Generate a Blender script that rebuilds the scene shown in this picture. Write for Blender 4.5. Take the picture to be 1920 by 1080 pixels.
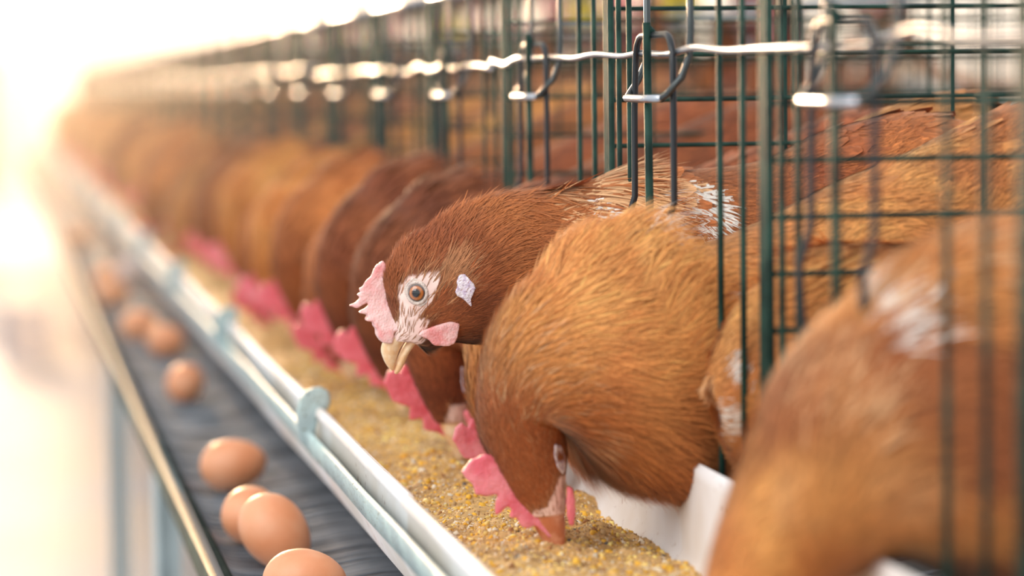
import bpy, math
import numpy as np
from mathutils import Vector, Matrix
for o in list(bpy.data.objects): bpy.data.objects.remove(o)
S = bpy.context.scene
# ------------------------------------------------------------------ camera
H = 0.95                     # lens height over the floor; heights "h" below are measured from the lens
F = 5300.0                   # focal length in pixels of the 1920 frame
RO = math.radians(.7)
_x0 = -980*math.cos(RO)+375*math.sin(RO); _y0 = 980*math.sin(RO)+375*math.cos(RO)
P_ = math.atan(_y0/F); YW = math.atan(-_x0*math.cos(P_)/F)
cf = np.array([math.sin(YW)*math.cos(P_), math.cos(YW)*math.cos(P_), -math.sin(P_)])
_r = np.array([math.cos(YW), -math.sin(YW), 0.0]); _u = np.cross(_r, cf)
cr = _r*math.cos(RO)-_u*math.sin(RO); cu = _u*math.cos(RO)+_r*math.sin(RO)
def ray(px, py): return cf+cr*((px-960)/F)+cu*((540-py)/F)
def WX(px, py, X): d = ray(px, py); return d*X/d[0]
def WY(px, py, Y): d = ray(px, py); return d*Y/d[1]
def WZ(px, py, h): d = ray(px, py); return d*h/d[2]
cam_d = bpy.data.cameras.new('camera'); cam = bpy.data.objects.new('camera', cam_d); S.collection.objects.link(cam)
cam.matrix_world = Matrix(((cr[0], cu[0], -cf[0], 0), (cr[1], cu[1], -cf[1], 0), (cr[2], cu[2], -cf[2], H), (0, 0, 0, 1)))
cam_d.sensor_width = 36; cam_d.lens = F/1920*36; cam_d.clip_start = .05; cam_d.clip_end = 500
cam_d.dof.use_dof = True; cam_d.dof.focus_distance = 1.84; cam_d.dof.aperture_fstop = 3.8
S.camera = cam
# ------------------------------------------------------------------ sky, sun, exposure
SUN_DIR = Vector((-.04, 1.0, .13)).normalized()      # towards the low sun at the far end of the house
w = bpy.data.worlds.new('sky'); S.world = w; w.use_nodes = True
nt = w.node_tree; nt.nodes.clear()
def N(nt, t, **k):
    n = nt.nodes.new(t)
    for a, b in k.items():
        if a in n.inputs.keys(): n.inputs[a].default_value = b
        else: setattr(n, a, b)
    return n
tc = N(nt, 'ShaderNodeTexCoord'); dp = N(nt, 'ShaderNodeVectorMath', operation='DOT_PRODUCT')
dp.inputs[1].default_value = SUN_DIR; nt.links.new(tc.outputs['Generated'], dp.inputs[0])
mr = N(nt, 'ShaderNodeMapRange'); mr.inputs[1].default_value = .80; mr.inputs[2].default_value = 1.0
mr.interpolation_type = 'SMOOTHSTEP'
nt.links.new(dp.outputs['Value'], mr.inputs[0])
mx = N(nt, 'ShaderNodeMix', data_type='RGBA'); mx.inputs[6].default_value = (.93, .97, 1.0, 1); mx.inputs[7].default_value = (1.5, 1.22, .9, 1)
nt.links.new(mr.outputs[0], mx.inputs[0])
bg = N(nt, 'ShaderNodeBackground'); bg.inputs[1].default_value = .95
nt.links.new(mx.outputs[2], bg.inputs[0])
ow = N(nt, 'ShaderNodeOutputWorld'); nt.links.new(bg.outputs[0], ow.inputs[0])
def lamp(name, typ, loc, direction, energy, color, **k):
    l = bpy.data.lights.new(name, typ); o = bpy.data.objects.new(name, l); S.collection.objects.link(o)
    o.location = loc; o.rotation_euler = Vector(direction).to_track_quat('-Z', 'Y').to_euler()
    l.energy = energy; l.color = color
    for a, b in k.items(): setattr(l, a, b)
    return o
lamp('sun', 'SUN', (0, 0, 5), -SUN_DIR, 3.7, (1, .64, .36), angle=math.radians(6))
lamp('aisle_daylight', 'AREA', (-1.6, .6, H+1.5), (2.0, 1.3, -1.7), 38, (1, .98, .96), size=2.0)
S.view_settings.view_transform = 'Standard'; S.view_settings.look = 'None'
S.view_settings.exposure = 0.3; S.view_settings.gamma = 1; S.view_settings.use_curve_mapping = False
HAZE = .037
# ------------------------------------------------------------------ helpers
rng = np.random.default_rng(7)
COL = S.collection
def lin(r, g, b):
    return tuple(((c/255+.055)/1.055)**2.4 if c > 10 else c/255/12.92 for c in (r, g, b))
def mat(name, color, rough=.5, metal=0, bump=0, bscale=200, var=None, vscale=20, sss=0, spec=.5, coat=0, stretch=None, vdet=3, vlo=.4, vhi=.6):
    m = bpy.data.materials.new(name); m.use_nodes = True; nt = m.node_tree; b = nt.nodes['Principled BSDF']
    b.inputs['Base Color'].default_value = (*color, 1); b.inputs['Roughness'].default_value = rough; b.inputs['Metallic'].default_value = metal
    b.inputs['Specular IOR Level'].default_value = spec; b.inputs['Coat Weight'].default_value = coat
    if sss:
        b.inputs['Subsurface Weight'].default_value = sss; b.inputs['Subsurface Radius'].default_value = (1, .35, .25); b.inputs['Subsurface Scale'].default_value = .004
    tc = nt.nodes.new('ShaderNodeTexCoord'); vec = tc.outputs['Object']
    if stretch:
        mp = nt.nodes.new('ShaderNodeMapping'); mp.inputs['Scale'].default_value = stretch; nt.links.new(vec, mp.inputs[0]); vec = mp.outputs[0]
    if var:
        n = nt.nodes.new('ShaderNodeTexNoise'); n.inputs['Scale'].default_value = vscale; n.inputs['Detail'].default_value = vdet; nt.links.new(vec, n.inputs[0])
        r = nt.nodes.new('ShaderNodeMapRange'); r.inputs[1].default_value = vlo; r.inputs[2].default_value = vhi; nt.links.new(n.outputs[0], r.inputs[0])
        x = nt.nodes.new('ShaderNodeMix'); x.data_type = 'RGBA'; x.inputs[6].default_value = (*color, 1); x.inputs[7].default_value = (*var, 1)
        nt.links.new(r.outputs[0], x.inputs[0]); nt.links.new(x.outputs[2], b.inputs['Base Color'])
    if bump:
        n2 = nt.nodes.new('ShaderNodeTexNoise'); n2.inputs['Scale'].default_value = bscale; n2.inputs['Detail'].default_value = 4; nt.links.new(vec, n2.inputs[0])
        bp = nt.nodes.new('ShaderNodeBump'); bp.inputs['Strength'].default_value = bump; bp.inputs['Distance'].default_value = .002
        nt.links.new(n2.outputs[0], bp.inputs['Height']); nt.links.new(bp.outputs[0], b.inputs['Normal'])
    return m
def attr_mat(name, rough=.6, sheen=0, streak=False, objvar=0, sss=0, spec=.4):
    m = bpy.data.materials.new(name); m.use_nodes = True; nt = m.node_tree; b = nt.nodes['Principled BSDF']
    a = nt.nodes.new('ShaderNodeAttribute'); a.attribute_name = 'Col'; c = a.outputs['Color']
    b.inputs['Roughness'].default_value = rough; b.inputs['Specular IOR Level'].default_value = spec; b.inputs['Sheen Weight'].default_value = sheen
    b.inputs['Sheen Tint'].default_value = (1, .8, .6, 1)
    if sss:
        b.inputs['Subsurface Weight'].default_value = sss; b.inputs['Subsurface Radius'].default_value = (1, .3, .2); b.inputs['Subsurface Scale'].default_value = .003
    if streak:
        uv = nt.nodes.new('ShaderNodeUVMap'); mp = nt.nodes.new('ShaderNodeMapping'); mp.inputs['Scale'].default_value = (1.2, 9, 1)
        n = nt.nodes.new('ShaderNodeTexNoise'); n.inputs['Scale'].default_value = 1.0; n.inputs['Detail'].default_value = 2
        nt.links.new(uv.outputs[0], mp.inputs[0]); nt.links.new(mp.outputs[0], n.inputs[0])
        r = nt.nodes.new('ShaderNodeMapRange'); r.inputs[1].default_value = .3; r.inputs[2].default_value = .7; r.inputs[3].default_value = .62; r.inputs[4].default_value = 1.3
        nt.links.new(n.outputs[0], r.inputs[0])
        v = nt.nodes.new('ShaderNodeVectorMath'); v.operation = 'SCALE'; nt.links.new(c, v.inputs[0]); nt.links.new(r.outputs[0], v.inputs['Scale']); c = v.outputs[0]
    if objvar:
        oi = nt.nodes.new('ShaderNodeObjectInfo'); h = nt.nodes.new('ShaderNodeHueSaturation')
        r = nt.nodes.new('ShaderNodeMapRange'); r.inputs[3].default_value = 1-objvar; r.inputs[4].default_value = 1+objvar*.6
        nt.links.new(oi.outputs['Random'], r.inputs[0]); nt.links.new(r.outputs[0], h.inputs['Value']); nt.links.new(c, h.inputs['Color']); c = h.outputs[0]
    nt.links.new(c, b.inputs['Base Color'])
    return m
def tag(o, label=None, cat=None, group=None, kind=None):
    if label: o['label'] = label
    if cat: o['category'] = cat
    if group: o['group'] = group
    if kind: o['kind'] = kind
    return o
def empty(name, loc, label=None, cat=None, group=None):
    o = bpy.data.objects.new(name, None); o.location = loc; o.empty_display_size = .05; COL.objects.link(o); return tag(o, label, cat, group)
def link_mesh(name, V, Fc, m, parent=None, smooth=True, cols=None, uvs=None, origin=(0, 0, 0)):
    """V Nx3 in lens-based coordinates (h from lens); one mesh object."""
    V = np.asarray(V, np.float64)-np.asarray(origin)
    me = bpy.data.meshes.new(name)
    if isinstance(Fc, np.ndarray):
        n, k = Fc.shape
        me.vertices.add(len(V)); me.vertices.foreach_set('co', V.astype(np.float32).ravel())
        me.loops.add(n*k); me.loops.foreach_set('vertex_index', Fc.astype(np.int32).ravel())
        me.polygons.add(n); me.polygons.foreach_set('loop_start', np.arange(0, n*k, k, dtype=np.int32)); me.polygons.foreach_set('loop_total', np.full(n, k, np.int32))
        me.update(calc_edges=True)
    else:
        me.from_pydata([tuple(v) for v in V], [], Fc); me.update()
    if smooth: me.polygons.foreach_set('use_smooth', [True]*len(me.polygons))
    if cols is not None:
        a = me.color_attributes.new('Col', 'FLOAT_COLOR', 'POINT')
        c = np.ones((len(V), 4), np.float32); c[:, :3] = cols; a.data.foreach_set('color', c.ravel())
    if uvs is not None:
        ul = me.uv_layers.new(name='UVMap'); li = np.empty(len(me.loops), np.int32); me.loops.foreach_get('vertex_index', li)
        ul.data.foreach_set('uv', uvs[li].astype(np.float32).ravel())
    me.materials.append(m)
    o = bpy.data.objects.new(name, me); COL.objects.link(o)
    if parent: o.parent = parent
    return o
def up(h): return h+H
class MB:
    def __init__(s): s.v = []; s.f = []
    def tube(s, pts, r, seg=8, cap=True, closed=False):
        pts = [np.asarray(p, float) for p in pts]; n = len(pts); b = len(s.v)
        rs = r if hasattr(r, '__len__') else [r]*n
        t0 = pts[1]-pts[0]; a = np.array([0, 0, 1.]) if abs(t0[2]) < .8*np.linalg.norm(t0) else np.array([1., 0, 0])
        nrm = np.cross(t0, a); nrm /= np.linalg.norm(nrm)
        for i in range(n):
            t = (pts[(i+1) % n]-pts[i-1]) if closed else pts[min(i+1, n-1)]-pts[max(i-1, 0)]
            t = t/np.linalg.norm(t); nrm = nrm-t*(nrm@t); nrm /= np.linalg.norm(nrm); bn = np.cross(t, nrm)
            for k in range(seg):
                a_ = 2*math.pi*k/seg; s.v.append(pts[i]+rs[i]*(nrm*math.cos(a_)+bn*math.sin(a_)))
        m = n if closed else n-1
        for i in range(m):
            for k in range(seg):
                j = (i+1) % n; s.f.append([b+i*seg+k, b+i*seg+(k+1) % seg, b+j*seg+(k+1) % seg, b+j*seg+k])
        if cap and not closed:
            s.f.append([b+k for k in range(seg)][::-1]); s.f.append([b+(n-1)*seg+k for k in range(seg)])
        return s
    def prism(s, prof, y0, y1, ny=1, wob=None):
        """closed profile [(x,h)] swept along the row"""
        b = len(s.v); n = len(prof)
        for i in range(ny+1):
            y = y0+(y1-y0)*i/ny; dx, dh = wob(y) if wob else (0, 0)
            for x, h in prof: s.v.append(np.array([x+dx, y, h+dh]))
        for i in range(ny):
            for k in range(n): s.f.append([b+i*n+k, b+i*n+(k+1) % n, b+(i+1)*n+(k+1) % n, b+(i+1)*n+k])
        s.f.append([b+k for k in range(n)]); s.f.append([b+ny*n+k for k in range(n)][::-1])
        return s
    def box(s, a, c):
        b = len(s.v); x0, y0, z0 = a; x1, y1, z1 = c
        for x, y, z in [(x0, y0, z0), (x1, y0, z0), (x1, y1, z0), (x0, y1, z0), (x0, y0, z1), (x1, y0, z1), (x1, y1, z1), (x0, y1, z1)]: s.v.append(np.array([x, y, z]))
        for q in [(0, 3, 2, 1), (4, 5, 6, 7), (0, 1, 5, 4), (1, 2, 6, 5), (2, 3, 7, 6), (3, 0, 4, 7)]: s.f.append([b+i for i in q])
        return s
    def lathe(s, prof, c, axis=(0, 0, 1), seg=20):
        ax = Vector(axis).normalized(); q = Vector((0, 0, 1)).rotation_difference(ax); b = len(s.v); n = len(prof)
        for r, z in prof:
            for k in range(seg):
                a = 2*math.pi*k/seg; v = q @ Vector((r*math.cos(a), r*math.sin(a), z)); s.v.append(np.array(v)+np.asarray(c))
        for i in range(n-1):
            for k in range(seg): s.f.append([b+i*seg+k, b+i*seg+(k+1) % seg, b+(i+1)*seg+(k+1) % seg, b+(i+1)*seg+k])
        s.f.append([b+k for k in range(seg)][::-1]); s.f.append([b+(n-1)*seg+k for k in range(seg)])
        return s
    def out(s, name, m, parent=None, origin=(0, 0, 0), smooth=True):
        V = np.array(s.v); V[:, 2] += H
        o = link_mesh(name, V, s.f, m, parent, smooth, origin=(origin[0], origin[1], origin[2]))
        return o
def auto_smooth(o, ang=40):
    me = o.data
    try: me.set_sharp_from_angle(angle=math.radians(ang))
    except Exception: pass
    return o
def crspline(P, t):
    """Catmull-Rom through rows of P at parameters t (0..len-1)"""
    P = np.asarray(P, float); n = len(P); i = np.clip(np.floor(t).astype(int), 0, n-2); f = (t-i)[:, None]
    p1 = P[i]; p2 = P[i+1]; p0 = np.where((i > 0)[:, None], P[np.maximum(i-1, 0)], 2*p1-p2); p3 = np.where((i < n-2)[:, None], P[np.minimum(i+2, n-1)], 2*p2-p1)
    return .5*((2*p1)+(-p0+p2)*f+(2*p0-5*p1+4*p2-p3)*f**2+(-p0+3*p1-3*p2+p3)*f**3)
def inpoly(x, y, poly):
    r = np.zeros(x.shape, bool); n = len(poly); j = n-1
    for i in range(n):
        xi, yi = poly[i]; xj, yj = poly[j]
        c = ((yi > y) != (yj > y)) & (x < (xj-xi)*(y-yi)/(yj-yi+1e-9)+xi); r ^= c; j = i
    return r
def polydist(x, y, poly):
    d = np.full(x.shape, 1e9); n = len(poly)
    for i in range(n):
        ax, ay = poly[i]; bx, by = poly[(i+1) % n]; vx, vy = bx-ax, by-ay; t = np.clip(((x-ax)*vx+(y-ay)*vy)/(vx*vx+vy*vy+1e-12), 0, 1)
        d = np.minimum(d, np.hypot(x-ax-t*vx, y-ay-t*vy))
    return np.where(inpoly(x, y, poly), d, -d)
def snoise(P, sc, seed=0):
    r = np.random.default_rng(seed); v = np.zeros(len(P))
    for k in range(6):
        d = r.normal(size=3); d /= np.linalg.norm(d); fr = sc*(.6+r.random()*1.4); v += np.sin(P@d*fr+r.random()*6.3+1.3*np.sin(P@np.roll(d, 1)*fr*.7))
    return v/3.0
# ------------------------------------------------------------------ materials
M = {}
M['feather'] = attr_mat('feather', .62, .25, streak=True, objvar=.22, spec=.25)
M['skin'] = attr_mat('hen_skin', .6, 0, objvar=.1, sss=0, spec=.3)
def flesh(name, a, b, sc=55, lo=.4, hi=.65): return mat(name, a, .42, bump=.5, bscale=700, var=b, vscale=sc, sss=.25, spec=.45, vlo=lo, vhi=hi)
M['comb_pale'] = flesh('pale_pink_comb', lin(250, 204, 198), lin(242, 158, 155), 60, .42, .62)
M['comb_pink'] = flesh('pink_comb', lin(246, 152, 162), lin(234, 112, 128), 60)
M['comb_red'] = flesh('red_comb', lin(240, 130, 140), lin(226, 92, 104), 50)
M['lobe'] = mat('white_ear_lobe', lin(238, 226, 232), .6, bump=1, bscale=380, var=lin(205, 185, 205), vscale=300, vlo=.5, vhi=.6)
M['beak'] = mat('horn_beak', lin(236, 190, 140), .38, bump=.2, bscale=300, var=lin(250, 226, 190), vscale=120, coat=.15)
M['beak_tan'] = mat('brown_beak', lin(200, 120, 80), .45, bump=.2, bscale=300, var=lin(225, 160, 125), vscale=90)
M['lid'] = mat('eyelid_skin', lin(232, 214, 200), .5, bump=.6, bscale=900, var=lin(205, 185, 175), vscale=300)
M['leg'] = mat('yellow_leg', lin(205, 160, 90), .6, bump=.5, bscale=500)
M['wire'] = mat('green_coated_wire', lin(40, 70, 60), .55, spec=.15, var=lin(20, 42, 36), vscale=30)
M['wire_dark'] = mat('dark_wire', lin(26, 30, 34), .35, spec=.5)
M['chrome'] = mat('bright_steel_wire', (.52, .54, .58), .3, 1, bump=.15, bscale=150)
M['plastic'] = mat('white_trough_plastic', lin(244, 241, 240), .6, spec=.2, var=lin(226, 216, 206), vscale=9, bump=.1, bscale=60)
def add_dirt(m):
    nt = m.node_tree; b = nt.nodes['Principled BSDF']; src = b.inputs['Base Color'].links[0].from_socket
    tc = nt.nodes.new('ShaderNodeTexCoord'); n = nt.nodes.new('ShaderNodeTexNoise'); n.inputs['Scale'].default_value = 260; n.inputs['Detail'].default_value = 4
    mp = nt.nodes.new('ShaderNodeMapping'); mp.inputs['Scale'].default_value = (1, .5, .6); nt.links.new(tc.outputs['Object'], mp.inputs[0]); nt.links.new(mp.outputs[0], n.inputs[0])
    r = nt.nodes.new('ShaderNodeMapRange'); r.inputs[1].default_value = .6; r.inputs[2].default_value = .72; nt.links.new(n.outputs[0], r.inputs[0])
    n2 = nt.nodes.new('ShaderNodeTexNoise'); n2.inputs['Scale'].default_value = 12; nt.links.new(tc.outputs['Object'], n2.inputs[0])
    r2 = nt.nodes.new('ShaderNodeMapRange'); r2.inputs[1].default_value = .48; r2.inputs[2].default_value = .62; nt.links.new(n2.outputs[0], r2.inputs[0])
    mu = nt.nodes.new('ShaderNodeMath'); mu.operation = 'MULTIPLY'; nt.links.new(r.outputs[0], mu.inputs[0]); nt.links.new(r2.outputs[0], mu.inputs[1])
    x = nt.nodes.new('ShaderNodeMix'); x.data_type = 'RGBA'; x.inputs[7].default_value = (*lin(150, 105, 80), 1)
    nt.links.new(mu.outputs[0], x.inputs[0]); nt.links.new(src, x.inputs[6]); nt.links.new(x.outputs[2], b.inputs['Base Color'])
add_dirt(M['plastic'])
def speckled(name, base, spot, sc=330):
    m = mat(name, base, .55, var=lin(165, 182, 182), vscale=25, bump=.3, bscale=180, spec=.15)
    nt = m.node_tree; b = nt.nodes['Principled BSDF']; src = b.inputs['Base Color'].links[0].from_socket
    tc = nt.nodes.new('ShaderNodeTexCoord'); n = nt.nodes.new('ShaderNodeTexNoise'); n.inputs['Scale'].default_value = sc; n.inputs['Detail'].default_value = 2; nt.links.new(tc.outputs['Object'], n.inputs[0])
    r = nt.nodes.new('ShaderNodeMapRange'); r.inputs[1].default_value = .63; r.inputs[2].default_value = .68; nt.links.new(n.outputs[0], r.inputs[0])
    x = nt.nodes.new('ShaderNodeMix'); x.data_type = 'RGBA'; x.inputs[7].default_value = (*spot, 1)
    nt.links.new(r.outputs[0], x.inputs[0]); nt.links.new(src, x.inputs[6]); nt.links.new(x.outputs[2], b.inputs['Base Color']); return m
M['teal'] = speckled('pale_teal_enamel', lin(184, 204, 200), lin(105, 95, 60))
M['tray_wire'] = mat('grey_tray_wire', lin(132, 136, 142), .4, .35, var=lin(92, 96, 102), vscale=14)
M['tray_rim'] = mat('grey_green_rim', lin(50, 54, 50), .9, 0, spec=0, var=lin(38, 44, 42), vscale=20)
M['post'] = mat('teal_painted_post', lin(206, 216, 214), .7)
M['egg'] = mat('brown_eggshell', lin(226, 146, 100), .5, bump=.12, bscale=900, var=lin(232, 162, 120), vscale=25, sss=.1, coat=.08)
M['egg_pale'] = mat('pale_eggshell', lin(226, 206, 200), .5, bump=.12, bscale=900)
M['feed'] = attr_mat('feed_grain', .7, 0, spec=.3)
M['floor'] = mat('worn_concrete', lin(166, 180, 198), .7, var=lin(184, 184, 186), vscale=1.3, vdet=2, bump=.2, bscale=30)
M['grey'] = mat('grey_concrete', lin(150, 150, 160), .8, var=lin(166, 166, 176), vscale=1.2)
M['kerb'] = mat('dark_grey', lin(190, 190, 198), .8)
M['beige'] = mat('beige_plaster', lin(244, 222, 198), .85, var=lin(238, 216, 196), vscale=.6)
M['yellow'] = mat('yellow_plastic', lin(245, 215, 40), .4)
M['red'] = mat('red_plastic', lin(205, 50, 65), .4)
M['black'] = mat('black_plastic', lin(30, 36, 38), .5)
M['pipe'] = mat('grey_white_pipe', lin(190, 198, 200), .4)
# eye: pupil, iris and white by distance from the eye's own axis
def eye_mat():
    m = bpy.data.materials.new('amber_eye'); m.use_nodes = True; nt = m.node_tree; b = nt.nodes['Principled BSDF']
    tc = nt.nodes.new('ShaderNodeTexCoord'); sx = nt.nodes.new('ShaderNodeSeparateXYZ'); nt.links.new(tc.outputs['Object'], sx.inputs[0])
    cx = nt.nodes.new('ShaderNodeCombineXYZ'); nt.links.new(sx.outputs[0], cx.inputs[0]); nt.links.new(sx.outputs[2], cx.inputs[2])
    ln = nt.nodes.new('ShaderNodeVectorMath'); ln.operation = 'LENGTH'; nt.links.new(cx.outputs[0], ln.inputs[0])
    sc = nt.nodes.new('ShaderNodeMath'); sc.operation = 'MULTIPLY'; sc.inputs[1].default_value = 1/.008; nt.links.new(ln.outputs['Value'], sc.inputs[0])
    r = nt.nodes.new('ShaderNodeValToRGB'); e = r.color_ramp.elements; r.color_ramp.interpolation = 'LINEAR'
    e[0].position = 0; e[0].color = (.004, .004, .004, 1); e[1].position = .30; e[1].color = (.004, .004, .004, 1)
    for p, c in ((.34, lin(120, 65, 30)), (.46, lin(196, 120, 62)), (.58, lin(178, 104, 60)), (.62, lin(60, 40, 35)), (.68, lin(120, 110, 105))):
        q = e.new(p); q.color = (*c, 1)
    nt.links.new(sc.outputs[0], r.inputs[0]); nt.links.new(r.outputs[0], b.inputs['Base Color'])
    b.inputs['Roughness'].default_value = .08; b.inputs['Coat Weight'].default_value = 1; b.inputs['Coat Roughness'].default_value = .02
    return m
M['eye'] = eye_mat()
# ------------------------------------------------------------------ hens
RUST = np.array(lin(150, 76, 42)); DARK = np.array(lin(98, 46, 28)); ORANGE = np.array(lin(212, 132, 70)); GOLD = np.array(lin(230, 160, 88))
TAN = np.array(lin(232, 178, 128)); WHITE = np.array(lin(250, 240, 228)); SKIN = np.array(lin(246, 214, 202)); BROWN = np.array(lin(176, 98, 54))
class Loft:
    def __init__(s, secs, Y, nt_=150, nf=72):
        """secs: (top xz, bottom xz, half width, sideways offset); plane of symmetry at Y"""
        s.Y = Y; A = np.array([[*a, *b, w_, d] for a, b, w_, d in secs]); s.A = A; s.n = len(A)
        t = np.linspace(0, s.n-1, nt_); ph = np.linspace(0, 2*np.pi, nf, endpoint=False)
        s.t = t; s.nt = nt_; s.nf = nf
        T, Ph = np.meshgrid(t, ph, indexing='ij'); s.T = T; s.P = s.pt(T.ravel(), Ph.ravel()).reshape(nt_, nf, 3)
        dt = np.gradient(s.P, axis=0); dph = (np.roll(s.P, -1, 1)-np.roll(s.P, 1, 1))/2
        n = np.cross(dt, dph); n /= np.linalg.norm(n, axis=2, keepdims=True)+1e-12
        c = s.P.mean(1, keepdims=True); sg = np.sign(((s.P-c)*n).sum(2).mean()); s.Nn = n*sg
        s.D = dt/(np.linalg.norm(dt, axis=2, keepdims=True)+1e-12)
        s.area = np.linalg.norm(np.cross(dt, dph), axis=2)
    def pt(s, t, ph):
        a = crspline(s.A, t); top = a[:, :2]; bot = a[:, 2:4]; c = (top+bot)/2; h = (top-bot)/2; w_ = np.maximum(a[:, 4], .001)
        co = np.cos(ph)[:, None]; si = np.sin(ph)
        xz = c+h*co; return np.stack([xz[:, 0], s.Y+a[:, 5]+w_*si*(1-.12*np.cos(ph)), xz[:, 1]], 1)
    def mesh(s):
        V = s.P.reshape(-1, 3); nf = s.nf; i = np.arange(s.nt-1)[:, None]*nf; k = np.arange(nf)[None]; k2 = (k+1) % nf
        Fq = np.stack([i+k, i+k2, i+nf+k2, i+nf+k], -1).reshape(-1, 4)
        V = np.vstack([V, s.P[0].mean(0), s.P[-1].mean(0)]); n0 = len(V)-2
        cap = [[j, (j+1) % nf, n0, n0] for j in range(nf)]; b = (s.nt-1)*nf
        faces = Fq.tolist()+[[n0, (j+1) % nf, j] for j in range(nf)]+[[b+j, b+(j+1) % nf, n0+1] for j in range(nf)]
        return V, faces
    def side_y(s, x, z, side):
        V = s.P.reshape(-1, 3); n = s.Nn.reshape(-1, 3); d = (V[:, 0]-x)**2+(V[:, 2]-z)**2+np.where(n[:, 1]*side > .05, 0, 9.)
        i = d.argmin(); return V[i, 1], n[i]
    def sample(s, N_, dens, r):
        wgt = (s.area*dens).ravel(); wgt = wgt/wgt.sum(); idx = r.choice(len(wgt), N_, p=wgt)
        i, k = np.divmod(idx, s.nf); fi = np.clip(i+r.random(N_)-.5, 0, s.nt-1.001); fk = (k+r.random(N_)-.5)
        i0 = fi.astype(int); f = (fi-i0)[:, None]; k0 = np.floor(fk).astype(int); g = (fk-k0)[:, None]; k1 = (k0+1) % s.nf; k0 = k0 % s.nf
        def bl(A): return (A[i0, k0]*(1-f)+A[i0+1, k0]*f)*(1-g)+(A[i0, k1]*(1-f)+A[i0+1, k1]*f)*g
        P = bl(s.P); n = bl(s.Nn); d = bl(s.D); n /= np.linalg.norm(n, axis=1, keepdims=True)+1e-9; d -= n*(d*n).sum(1, keepdims=True); d /= np.linalg.norm(d, axis=1, keepdims=True)+1e-9
        t = s.t[i0]+(s.t[1]-s.t[0])*f[:, 0]; return P, n, d, t
def blades(P, n, d, L, W, lift, col0, col1, r, rows=4, broad=False, curl=.5, droop=0., jit=.25, clump=90, clumpamt=.3, seed=3):
    N_ = len(P); sd = np.cross(n, d)
    a = (r.normal(size=N_)*jit+snoise(P, clump, seed)*clumpamt)[:, None]
    d = d*np.cos(a)+sd*np.sin(a); sd = np.cross(n, d)
    cols = 3 if broad else 2; taus = np.linspace(0, 1, rows+1); V = np.zeros((N_, rows+1, cols, 3)); C = np.zeros_like(V); UV = np.zeros((N_, rows+1, cols, 2))
    lf = (lift*(.6+.8*r.random(N_)))[:, None]; off = r.random(N_)*50; bend = (r.normal(size=N_)*.12)[:, None]
    for q, tau in enumerate(taus):
        c = P-n*np.minimum(.0012, .02*L)[:, None]+n*.0002+d*(L[:, None]*tau)+n*(L[:, None]*(lf*tau-curl*lf*tau*tau))+sd*(bend*L[:, None]*tau*tau)
        c[:, 2] -= droop*L*tau*tau
        wv = W*((.75+.5*math.sin(math.pi*min(1, tau*1.1)))*(1-tau**(6 if broad else 2.2))**(.5 if broad else 1) if tau < 1 else (.25 if broad else .04))
        for j in range(cols):
            e = (j/(cols-1)-.5)*2
            V[:, q, j] = c+sd*(e*wv/2)[:, None]-(n*(abs(e)**2*wv*.12)[:, None] if broad else 0)
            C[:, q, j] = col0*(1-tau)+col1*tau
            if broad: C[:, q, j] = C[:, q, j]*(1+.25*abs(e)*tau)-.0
            UV[:, q, j, 0] = tau*3+off; UV[:, q, j, 1] = off*1.7+e*(.35 if broad else .1)
    per = (rows+1)*cols; base = np.arange(N_)[:, None]*per; fl = []
    for q in range(rows):
        for j in range(cols-1): fl.append([q*cols+j, q*cols+j+1, (q+1)*cols+j+1, (q+1)*cols+j])
    Fq = (base[:, :, None]+np.array(fl)[None]).reshape(-1, 4)
    return V.reshape(-1, 3), Fq, C.reshape(-1, 3), UV.reshape(-1, 2)
def merge(lst):
    V = []; Fq = []; C = []; U = []; b = 0
    for v, f_, c, u in lst: V.append(v); Fq.append(f_+b); C.append(c); U.append(u); b += len(v)
    return np.vstack(V), np.vstack(Fq), np.vstack(C), np.vstack(U)
def plate(name, pts, yfun, thick, m, parent, origin, voxel=.0007, smooth=5, side=0, inset=.0006):
    """fleshy plate: outline (x,z) points, yfun(x,z)->y centre; rounded by a remesh"""
    pts = [np.array(p, float) for p in pts]; n = len(pts)
    area = sum(pts[i][0]*pts[(i+1) % n][1]-pts[(i+1) % n][0]*pts[i][1] for i in range(n))
    if area < 0: pts = pts[::-1]
    V = []; F2 = []
    for sgn in (-1, 1):
        for p in pts:
            th = thick(p) if callable(thick) else thick
            V.append((p[0], yfun(p[0], p[1])+sgn*th/2, p[1]))
    F2.append(list(range(n))); F2.append([n+i for i in range(n)][::-1])
    for i in range(n): j = (i+1) % n; F2.append([i, n+i, n+j, j])
    o = link_mesh(name, np.array(V), F2, m, parent, True, origin=origin)
    tm = o.modifiers.new('tri', 'TRIANGULATE')
    rm = o.modifiers.new('remesh', 'REMESH'); rm.mode = 'VOXEL'; rm.voxel_size = voxel; rm.use_smooth_shade = True
    sm = o.modifiers.new('smooth', 'SMOOTH'); sm.iterations = smooth; sm.factor = .5
    tx = bpy.data.textures.get('flesh_lumps') or bpy.data.textures.new('flesh_lumps', 'CLOUDS'); tx.noise_scale = .006
    dm = o.modifiers.new('lumps', 'DISPLACE'); dm.texture = tx; dm.strength = .0012; dm.texture_coords = 'LOCAL'
    return o
def bake(o):
    """apply modifiers so that copies share one plain mesh"""
    dg = bpy.context.evaluated_depsgraph_get(); me = bpy.data.meshes.new_from_object(o.evaluated_get(dg)); o.modifiers.clear(); o.data = me
def small_loft(name, secs, Y, m, parent, origin, nf=20, nt_=24):
    l = Loft(secs, Y, nt_, nf); V, f_ = l.mesh(); return link_mesh(name, V, f_, m, parent, True, origin=origin)
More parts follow.
